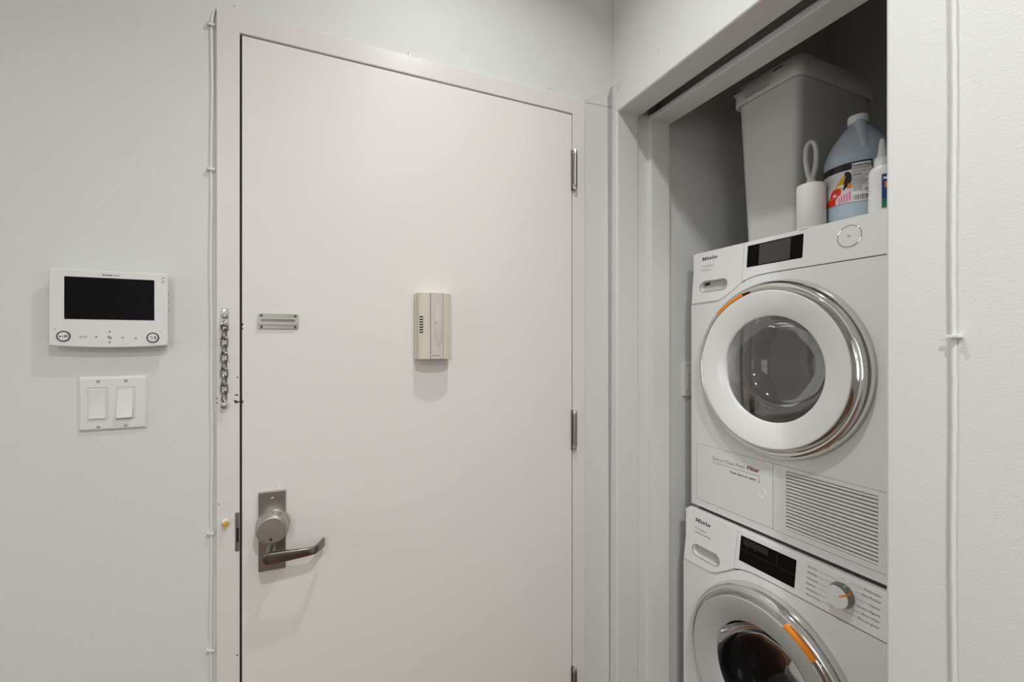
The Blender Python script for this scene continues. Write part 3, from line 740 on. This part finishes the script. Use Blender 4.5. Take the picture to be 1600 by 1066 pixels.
        prof = [(.008, .0230), (.0250, .0229), (.0262, .0205), (.0290, .005)]
        rows = []
        for r, h in prof:
            rows.append([o + dirv * r + nv * q + Vector((-h - .0005, 0, 0)) - (Vector((0, 0, 0))) for q in (-.0016, .0016)])
        loops_to_mesh(bm, rows, closed=False, cap0=False, cap1=False)
        obj('dial_pointer', bm, 'orange', dk)
        left = ['Normal', 'Bedding', 'Delicates', 'Express', 'Woollens', 'Heavy Duty']
        right = ['Mobile Start', 'Clean Machine', 'Express', 'Cotton Hygiene', 'Extra White', 'More programs']
        zl = [-.0172, -.0310, -.0450, -.0580, -.0715, -.0845]
        zr = [-.0120, -.0250, -.0400, -.0540, -.0670, -.0795]
        bm = new()
        for s_, z in zip(left, zl):
            text_bm(bm, s_, lambda x, y: P(-.0004)(.400 + x, zt + z - .002 + y), size=.0072)
        for s_, z in zip(right, zr):
            text_bm(bm, s_, lambda x, y: P(-.0004)(.5600 + x, zt + z - .002 + y), size=.0068, align='RIGHT')
        obj('lettering', bm, 'print', fa)
        bm = new()
        def line(pts, r=.00035):
            tube(bm, [P(-.0002)(s, z) for s, z in pts], r, 5)
        le = [.421, .424, .429, .426, .429, .433]
        lz_ = [(.464, -.0172), (.4545, -.0310), (.4505, -.0450), (.4505, -.0580), (.4535, -.0715), (.464, -.0845)]
        for a, (b, zz) in zip(le, lz_):
            line([(a, zt + zz), (b, zt + zz)] + ([(b + .003, zt + zz - .003)] if zz > -.02 else []))
        for a, (b, zz) in zip((.524, .517, .537, .520, .529, .514), ((.498, -.0120), (.5095, -.0250), (.5125, -.0400), (.5115, -.0540), (.5075, -.0670), (.492, -.0795))):
            line([(a, zt + zz), (b, zt + zz)] + ([(b - .003, zt + zz - .003)] if zz > -.02 else []))
        tube(bm, [P(-.0002)(.4815 + .0025 * math.cos(a), zt - .0105 + .0025 * math.sin(a)) for a in [2 * PI * i / 14 for i in range(14)]], .0003, 5, True)
        obj('leader_lines', bm, 'printgrey', fa)
    # front panel with door hole (and plinth hole for the dryer)
    cS, cZ = MW / 2, zt - .3745
    low = [(s, zt + z - (.0042 if s < .2 else .0016)) for s, z in SEAM]
    zlow = zb if dryer else .02
    poly = low + [(MW, zlow), (0, zlow)]
    holes = [circ(cS, cZ, .19, 64)]
    pz0, pz1 = zt - .8225, zt - .6370
    if dryer: holes.append(rrect(.0225, .5735, pz0, pz1, .012))
    bm = new(); prism(bm, poly, P(0), P(.014), holes); obj('front_panel', bm, 'enamel', root)
    bm = new()   # thin strip between the two seam lines, left part
    strip = [(s, zt + z - g) for s, z in SEAM if s < .2] + [(s, zt + z - .0030) for s, z in reversed(SEAM) if s < .2]
    prism(bm, strip, P(.0004), P(.012)); obj('seam_strip', bm, 'enamel2', root)
    # ---- porthole door
    ax = (-1, 0, 0); o = Vector((xf, YL - cS, cZ)); ref = (0, -1, 0)
    hinge_bm = new()
    lathe(hinge_bm, [(.2472, -.001), (.2472, .002), (.2450, .0030)], o, ax, 96); obj('door_seat', hinge_bm, 'greyplastic', root)
    bm = new(); lathe(bm, [(.2455, .002), (.2460, .008), (.2445, .016), (.2405, .0235), (.2350, .0282), (.2300, .0298), (.2268, .0290), (.2222, .0215), (.2195, .0170), (.2176, .0190), (.2168, .0370)], o, ax, 128)
    dc = obj('door_ring', bm, 'chrome', root, angle=60)
    bm = new(); lathe(bm, [(.2166, .0300), (.2164, .0395), (.2150, .0408), (.2125, .0408), (.1500, .0225), (.1478, .0208), (.1470, .0150)], o, ax, 96)
    obj('door_face', bm, 'whitering' if dryer else 'silverring', root, angle=50)
    bm = new(); lathe(bm, [(.0001, .0165), (.06, .0163), (.12, .0157), (.1475, .0150)], o, ax, 64); 
    if not dryer:
        bm.free(); bm = new(); lathe(bm, [(.1475, .0150), (.1455, .004), (.139, -.018), (.122, -.044), (.095, -.062), (.055, -.072), (.0001, -.075)], o, ax, 64)
    gl = obj('door_glass', bm, 'glass' if dryer else 'glassdark', root)
    if dryer:
      bm = new(); lathe(bm, [(.1475, .0140), (.1445, -.010), (.138, -.040), (.124, -.068), (.095, -.086), (.055, -.094), (.0001, -.096)], o + Vector((0, 0, .012)), ax, 64); obj('inner_bowl', bm, 'bowl', gl)
    bm = new(); lathe(bm, [(.1475, .0145), (.156, -.004), (.175, -.012), (.1885, -.0135)], o, ax, 64); obj('door_back', bm, 'rubber', root)
    bm = new(); lathe(bm, [(.2375, -.018), (.2400, -.070), (.2400, -.470), (.0001, -.475)], o, ax, 64); du = obj('drum', bm, 'drum', root)
    for k in range(3):
        a = 2 * PI * k / 3 + .5
        bm = new()
        rows = []
        for x_ in (-.09, -.12, -.40, -.45):
            hgt_ = .045 if x_ in (-.12, -.40) else .004
            rad = Vector((0, math.cos(a), math.sin(a))); tan = Vector((0, -math.sin(a), math.cos(a)))
            rows.append([o + Vector((-x_, 0, 0)) + rad * (.2395 - q) + tan * w_ for w_, q in ((-.028, 0), (-.010, hgt_), (.010, hgt_), (.028, 0))])
        loops_to_mesh(bm, rows, closed=False, cap0=False, cap1=False); obj('paddle', bm, 'greyplastic', du)
    # orange accent
    a0, a1 = (108, 134) if dryer else (47, 69)
    bm = new(); lathe(bm, [(.2166, .0360), (.2166, .0416), (.2178, .0424), (.2250, .0418), (.2268, .0385), (.2268, .0300)], o, ax, 24, a0=math.radians(a0), a1=math.radians(a1), ref=ref)
    bmesh.ops.holes_fill(bm, edges=bm.edges[:], sides=0)
    obj('accent', bm, 'orange', root)
    if dryer:
        g2 = .0010
        bm = new(); L = rrect(.0225 + g2, .5735 - g2, pz0 + g2, pz1 - g2, .011)
        left_ = [(min(s, .2935), z) for s, z in L]
        # left flap
        bm = new(); prism(bm, [(.2930, pz1 - g2)] + [p for p in L if p[0] < .29] + [(.2930, pz0 + g2)], P(-.0004), P(.008)); fl = obj('filter_flap', bm, 'enamel', root, bevel=.001)
        bm = new()
        gz0, gz1 = zt - .8080, zt - .6495
        rt = [p for p in L if p[0] > .30]
        k_ = [p for p in rt if p[1] > zt - .73]; q_ = [p for p in rt if p[1] <= zt - .73]
        prism(bm, k_ + [(.2946, pz1 - g2), (.2946, pz0 + g2)] + q_, P(-.0004), P(.008), [rrect(.3315, .5465, gz0, gz1, .003, 3)]); gf = obj('grille_frame', bm, 'enamel', root, bevel=.001)
        bm = new(); box(bm, xf + .0085, xf + .0105, YL - .560, YL - .320, gz0 - .006, gz1 + .006); obj('grille_back', bm, 'rubber', gf)
        n = 17; pitch = (gz1 - gz0) / n
        me0 = None
        for i in range(n):
            zc_ = gz0 + pitch * (i + .5)
            if me0 is None:
                bm = new()
                prof = [(.0070, -.0040), (.0028, -.0046), (.0006, -.0030), (-.0002, -.0004), (.0008, .0016), (.0036, .0024), (.0070, .0026)]
                loops_to_mesh(bm, [[(xf + a, YL - s, zc_ + b) for a, b in prof] for s in (.3320, .5460)], closed=True)
                sl0 = obj('slat', bm, 'enamel', gf); me0 = sl0.data
            else:
                c = sl0.copy(); C.objects.link(c); c.location.z += pitch * i
        bm = new(); text_bm(bm, 'Easy to Clean Plinth', lambda x, y: P(-.0008)(.089 + x, zt - .6765 + y), size=.0150, width=.1180); obj('lettering', bm, 'printgrey', fl)
        bm = new(); text_bm(bm, 'Filter', lambda x, y: P(-.0008)(.2130 + x, zt - .6760 + y), size=.0165, width=.0400, bold=.03); lt = obj('lettering', bm, 'printred', fl); lt['label'] = 'dark red word on the flap'
        bm = new(); text_bm(bm, 'Push here to open', lambda x, y: P(-.0008)(.1560 + x, zt - .7015 + y), size=.0088, width=.0860, bold=.02)
        tube(bm, [P(-.0005)(.089, zt - .6850), P(-.0005)(.2530, zt - .6850), P(-.0005)(.2530, zt - .7020)], .00045, 5)
        prism(bm, [(.2510, zt - .7005), (.2550, zt - .7005), (.2530, zt - .7045)], P(-.0008), P(-.0004))
        obj('lettering', bm, 'print', fl)
        bm = new(); lathe(bm, [(.0130, -.0001), (.0122, .0009), (.0105, .0003), (.006, -.0001), (.0001, -.0003)], P(-.0005)(.2615, zt - .7345), (-1, 0, 0), 32); obj('push_dimple', bm, 'enamel', fl)
    else:
        bm = new(); box(bm, xf + .03, xf + .6, YL - MW + .03, YL - .03, 0, .02); obj('foot', bm, 'rubber', root)
    return root
machine('dryer', 1.160, .0146, 1.694, .850, 'white front loading dryer with vent grille stacked on the washing machine')
machine('washer', 1.125, .0220, .8385, .0, 'white front loading washing machine under the dryer')
bm = new(); box(bm, 1.175, 1.74, YL - MW + .02, YL - .02, .8356, .8498)
tag(obj('stacking_kit', bm, 'rubber'), 'thin dark stacking tray between dryer and washing machine', 'bracket')

# ------------------------------------------------------------------ things on the dryer
ZT = 1.6912
bn = thing('storage_bin', 'tall grey plastic storage bin with lid on top of the dryer', 'bin', (1.39, .905, ZT))
def rr3(x0, x1, y0, y1, r, z, n=5): return [(x, y, z) for x, y in rrect(x0, x1, y0, y1, r, n)]
bm = new()
loops_to_mesh(bm, [rr3(1.250, 1.530, .832, .980, .016, ZT + .0003), rr3(1.243, 1.535, .8262, .9865, .020, ZT + .004), rr3(1.222, 1.556, .8020, 1.0020, .024, 2.148), rr3(1.222, 1.556, .8020, 1.0020, .024, 2.19)])
obj('body', bm, 'bin', bn, angle=50)
bm = new()
loops_to_mesh(bm, [rr3(1.2210, 1.5570, .8010, 1.0030, .024, 2.139), rr3(1.2125, 1.5650, .7935, 1.0100, .026, 2.137), rr3(1.2105, 1.5670, .7915, 1.0120, .027, 2.1395), rr3(1.2105, 1.5670, .7915, 1.0120, .027, 2.190), rr3(1.2150, 1.5625, .796, 1.0075, .026, 2.196), rr3(1.235, 1.54, .815, .99, .02, 2.197)], cap0=False)
ld_ = obj('lid', bm, 'bin', bn, angle=50)
for y in (.986, .855):
    bm = new(); P_ = [(y + .017 * math.cos(a), 2.181 + .020 * math.sin(a)) for a in [PI + PI * i / 12 for i in range(13)]]
    prism(bm, P_, lambda yy, z: (1.2112, yy, z), lambda yy, z: (1.2055, yy, z)); lt = obj('latch', bm, 'bin', ld_, bevel=.0015)
    bm = new(); box(bm, 1.2040, 1.2062, y - .0145, y + .0145, 2.1765, 2.1790); obj('latch_slot', bm, 'dark', lt)
bm = new(); tube(bm, [(1.2100, .884 + .083 * math.cos(a) , 2.155 + .011 * math.sin(a)) for a in [0, .4, .8, 1.3, PI - 1.3, PI - .8, PI - .4, PI, PI + .4, PI + .8, PI + 1.3, 2 * PI - 1.3, 2 * PI - .8, 2 * PI - .4]], .0012, 6, True)
bm.free()
gr = [(.884, .960)]
bm = new(); prism(bm, rrect(.885, .965, 2.1440, 2.1600, .007), lambda y, z: (1.2110, y, z), lambda y, z: (1.2072, y, z), [rrect(.888, .962, 2.1465, 2.1575, .0052)]); gp = obj('grip', bm, 'bin', ld_, bevel=.0008)
for i in range(22):
    y = .8895 + i * .0034
    if i == 0:
        bm = new(); box(bm, 1.2078, 1.2110, y, y + .0017, 2.1470, 2.1570); rb0 = obj('rib', bm, 'bin', gp)
    else:
        c = rb0.copy(); C.objects.link(c); c.location.y += .0034 * i
for (x, z) in ((.895, 2.060), (.897, 2.056)): pass

# jug
JX, JY = 1.300, .6997
jg = thing('vinegar_jug', 'large blue translucent plastic jug with produce label on the dryer', 'jug', (JX, JY, ZT))
prof = [(.0001, 0), (.060, 0), (.0680, .003), (.0735, .012), (.0746, .030), (.0738, .045), (.0746, .060), (.0746, .150), (.0736, .162), (.0740, .172), (.0715, .186), (.0655, .204), (.0555, .225), (.0430, .2440), (.0300, .2600), (.0225, .2680), (.0190, .2730), (.0186, .2800)]
bm = new(); lathe(bm, prof, (JX, JY, ZT + .0003), (0, 0, 1), 64); obj('shell', bm, 'jug', jg, angle=60)
bm = new(); lathe(bm, [(.0001, .002), (.059, .002), (.0665, .005), (.0715, .013), (.0728, .030), (.0720, .045), (.0728, .060), (.0728, .150), (.0720, .162), (.0715, .178), (.0690, .187), (.0001, .187)], (JX, JY, ZT + .0003), (0, 0, 1), 64); obj('liquid', bm, 'liquid', jg, angle=60)
bm = new(); lathe(bm, [(.0186, .276), (.0218, .2765), (.0222, .279), (.0222, .293), (.0212, .2955), (.0001, .2955)], (JX, JY, ZT), (0, 0, 1), 40); obj('cap', bm, 'jugwhite', jg, angle=50)
fa_ = math.atan2(-JY, -JX)         # direction from jug to the room
hx, hy = math.cos(fa_ + .20), math.sin(fa_ + .20)
bm = new(); tube(bm, [(JX + hx * .018, JY + hy * .018, ZT + .270), (JX + hx * .026, JY + hy * .026, ZT + .266), (JX + hx * .034, JY + hy * .034, ZT + .252), (JX + hx * .046, JY + hy * .046, ZT + .225), (JX + hx * .058, JY + hy * .058, ZT + .200), (JX + hx * .064, JY + hy * .064, ZT + .188)], [.012, .0125, .0120, .0115, .0115, .010], 16); obj('handle', bm, 'jug', jg, angle=60)
def jl(bm, a0, a1, z0_, z1_, r=.0752, n=24):     # label patch; angle + is to the viewer's right
    A = [fa_ + math.radians(a0 + (a1 - a0) * i / n) for i in range(n + 1)]
    loops_to_mesh(bm, [[(JX + (r + d) * math.cos(a), JY + (r + d) * math.sin(a), z) for a in A] for z, d in ((z0_, 0), (z1_, 0))], closed=False, cap0=False, cap1=False)
bm = new(); jl(bm, -130, 22, 1.7465, 1.8465, .0752, 48); lb = obj('label', bm, 'paper', jg)
bm = new(); jl(bm, -130, 22, 1.8290, 1.8470, .0754, 48); obj('label_band', bm, 'black', lb)
bm = new(); jl(bm, -9, 20, 1.7470, 1.8430, .0757); npn = obj('nutrition_panel', bm, 'paper', lb)
def jp(a, z, r=.0759):
    A = fa_ + math.radians(a); return (JX + r * math.cos(A), JY + r * math.sin(A), z)
def jpoly(name, m_, pts, r):
    bm = new(); vs_ = [bm.verts.new(jp(a, z, r)) for a, z in pts]; bm.faces.new(vs_); return obj(name, bm, m_, lb, smooth=False)
def blob(a, z, ra, rz, rot=0, n=18):
    return [(a + ra * math.cos(t) * math.cos(rot) - rz * 900 * math.sin(t) * math.sin(rot), z + rz * math.sin(t) * math.cos(rot) + ra / 900 * math.cos(t) * math.sin(rot)) for t in [2 * PI * i / n for i in range(n)]]
def jstrip(name, m_, rows, r):       # rows: (z, a_left, a_right)
    bm = new()
    loops_to_mesh(bm, [[jp(a + (b - a) * i / 8, z, r) for i in range(9)] for z, a, b in rows], closed=False, cap0=False, cap1=False)
    return obj(name, bm, m_, lb)
jstrip('yellow_pepper', 'yellow', [(1.752, -62, -52), (1.765, -50, -36), (1.785, -42, -24), (1.800, -34, -12), (1.812, -26, -9.5), (1.818, -22, -14)], .0755)
jstrip('dark_aubergine', 'black', [(1.780, -24, -22), (1.790, -22, -14), (1.800, -22, -9.3), (1.812, -19, -9.3), (1.820, -21, -11), (1.825, -20, -15)], .07555)
jstrip('orange_tomato', 'orange', [(1.775, -14, -9.3), (1.785, -17, -9.3), (1.795, -15, -9.3)], .0756)
jstrip('red_tomato', 'red', [(1.7472, -64, -38), (1.758, -58, -30), (1.770, -50, -28), (1.780, -47, -26), (1.788, -42, -30)], .0756)
jstrip('pink_onion', 'pinkwhite', [(1.7472, -36, -9.2), (1.756, -38, -9.2), (1.768, -33, -9.2), (1.778, -24, -9.2), (1.782, -16, -9.2)], .0757)
bm = new()
for k in range(5):
    a = -31 + k * 4.6
    loops_to_mesh(bm, [[jp(a - k * .2 + i * 1.5, z, .0758) for i in range(2)] for z in (1.7475 + k * .001, 1.756, 1.7640 + k * .0025)], closed=False, cap0=False, cap1=False)
obj('onion_stripe', bm, 'magenta', lb)
jstrip('tomato_stem', 'pinkwhite', [(1.768, -42, -36), (1.772, -43, -35), (1.776, -41, -37)], .0758)
bm = new()
text_bm(bm, 'Nutrition Facts', lambda x, y: jp(-8 + x * 760, 1.8335 + y, .0760), size=.0075, width=.0350, bold=.03)
text_bm(bm, 'Calories', lambda x, y: jp(-8 + x * 760, 1.8120 + y, .0760), size=.0068, width=.0180, bold=.02)
for z, h in ((1.8300, .0010), (1.8225, .0005), (1.8105, .0005), (1.8065, .0004), (1.7975, .0012)):
    loops_to_mesh(bm, [[jp(-8 + 27 * i / 8, zz, .0760) for i in range(9)] for zz in (z, z + h)], closed=False, cap0=False, cap1=False)
obj('panel_print', bm, 'print', npn)
bm = new()
for k, z in enumerate((1.8265, 1.8190, 1.8025, 1.7935, 1.7905, 1.7875, 1.7845, 1.7815, 1.7785, 1.7755, 1.7725)):
    loops_to_mesh(bm, [[jp(-8 + ((25, 20, 18)[k % 3] if k < 6 else 15) * i / 6, zz, .0760) for i in range(7)] for zz in (z, z + .0012)], closed=False, cap0=False, cap1=False)
obj('panel_print', bm, 'printgrey', npn)
bm = new(); a = -6.5
while a < 18:
    w_ = random.choice((.5, .9, 1.4))
    loops_to_mesh(bm, [[jp(a, zz, .0760), jp(a + w_, zz, .0760)] for zz in (1.7500, 1.7625)], closed=False, cap0=False, cap1=False)
    a += w_ + random.choice((.6, .9, 1.3))
obj('barcode', bm, 'print', npn)
bm = new()
for k in range(3):
    b = PI / 2 + 2 * PI * k / 3
    q = [(13.2 + 2.9 * math.cos(b + u), 1.7735 + .0042 * math.sin(b + u)) for u in (.25, .9, 1.75)]
    q2 = [(13.2 + 1.5 * math.cos(b + u), 1.7735 + .0022 * math.sin(b + u)) for u in (1.75, .9, .25)]
    bm.faces.new([bm.verts.new(jp(x, z, .0760)) for x, z in q + q2])
obj('recycling_mark', bm, 'print', npn, smooth=False)

# lint roller
LX, LY = 1.206, .7612
lr = thing('lint_roller', 'white lint roller standing upright with grey loop handle', 'lint roller', (LX, LY, ZT))
bm = new(); lathe(bm, [(.021, .006), (.0320, .006), (.0332, .0075), (.0332, .118), (.0318, .1212), (.021, .1212)], (LX, LY, ZT), (0, 0, 1), 48, cap0=True, cap1=True); obj('paper_roll', bm, 'tape', lr, angle=40)
bm = new(); lathe(bm, [(.0001, .0004), (.0325, .0004), (.0345, .002), (.0345, .0050), (.0320, .0060), (.0001, .0060)], (LX, LY, ZT), (0, 0, 1), 48); obj('end_cap', bm, 'glue', lr, angle=40)
bm = new(); lathe(bm, [(.0200, .1208), (.0170, .1235), (.0120, .129), (.0095, .138), (.0001, .140)], (LX, LY, ZT), (0, 0, 1), 32); obj('collar', bm, 'handlegrey', lr, angle=60)
hd = Vector((math.sin(.62), -math.cos(.62), 0)) * 1.0     # loop plane: across the view
u_ = Vector((.56, -.83, 0)).normalized()
bm = new(); Q = []; rr_ = []
for i in range(29):
    a = -PI / 2 + 2 * PI * i / 28
    zc_ = .188 + .050 * math.sin(a)
    wd = .0150 * math.cos(a) * (0.50 + .50 * (math.sin(a) + 1) / 2)
    Q.append(Vector((LX, LY, ZT + zc_)) + u_ * wd); rr_.append(.0052)
tube(bm, Q[:-1], .0060, 12, True); obj('handle', bm, 'handlegrey', lr, angle=60)

# glue bottle
GX, GY = 1.2135, .6020
gb = thing('glue_bottle', 'white squeeze glue bottle with cone nozzle beside the blue jug', 'bottle', (GX, GY, ZT))
v_ = Vector((-GX, -GY, 0)).normalized(); u2 = Vector((-v_.y, v_.x, 0))    # v_: to the room, u2: sideways
def ell(z, a, b, n=36): return [Vector((GX, GY, ZT + z)) + u2 * (a * math.cos(2 * PI * i / n)) + v_ * (b * math.sin(2 * PI * i / n)) for i in range(n)]
rows = [ell(.0004, .0225, .0150), ell(.003, .0255, .0172), ell(.012, .0260, .0175)]
z = .050; rows.append(ell(z, .0260, .0175))
for k in range(5):
    for dz, d in ((.004, .0245), (.008, .0262)): rows.append(ell(.050 + k * .0095 + dz, d, d * .68))
rows += [ell(.1030, .0250, .0175), ell(.1100, .0215, .0165), ell(.1150, .0165, .0150), ell(.1170, .0140, .0140)]
bm = new(); loops_to_mesh(bm, rows); obj('body', bm, 'glue', gb, angle=60)
bm = new(); lathe(bm, [(.0148, .1165), (.0152, .118), (.0150, .132), (.0132, .1365), (.0100, .1380), (.0080, .150), (.0052, .1755), (.0040, .1795), (.0001, .1800)], (GX, GY, ZT), (0, 0, 1), 32); obj('nozzle', bm, 'glue', gb, angle=40)
def gl_patch(name, m_, a0, a1, za, zb, k):
    bm = new()
    A = [math.radians(a0 + (a1 - a0) * i / 16) for i in range(17)]
    loops_to_mesh(bm, [[Vector((GX, GY, ZT + z)) + u2 * ((.0264 + k) * math.cos(a)) + v_ * ((.0180 + k) * math.sin(a)) for a in A] for z in (za, zb)], closed=False, cap0=False, cap1=False)
    return obj(name, bm, m_, gb)
l0 = gl_patch('label', 'blue', 18, 92, .014, .092, .0006)
gl_patch('label_stripe', 'green', 18, 92, .014, .034, .0009)
gl_patch('label_stripe', 'orange', 30, 80, .060, .074, .0009)
gl_patch('label_stripe', 'paper', 24, 86, .080, .085, .0009)
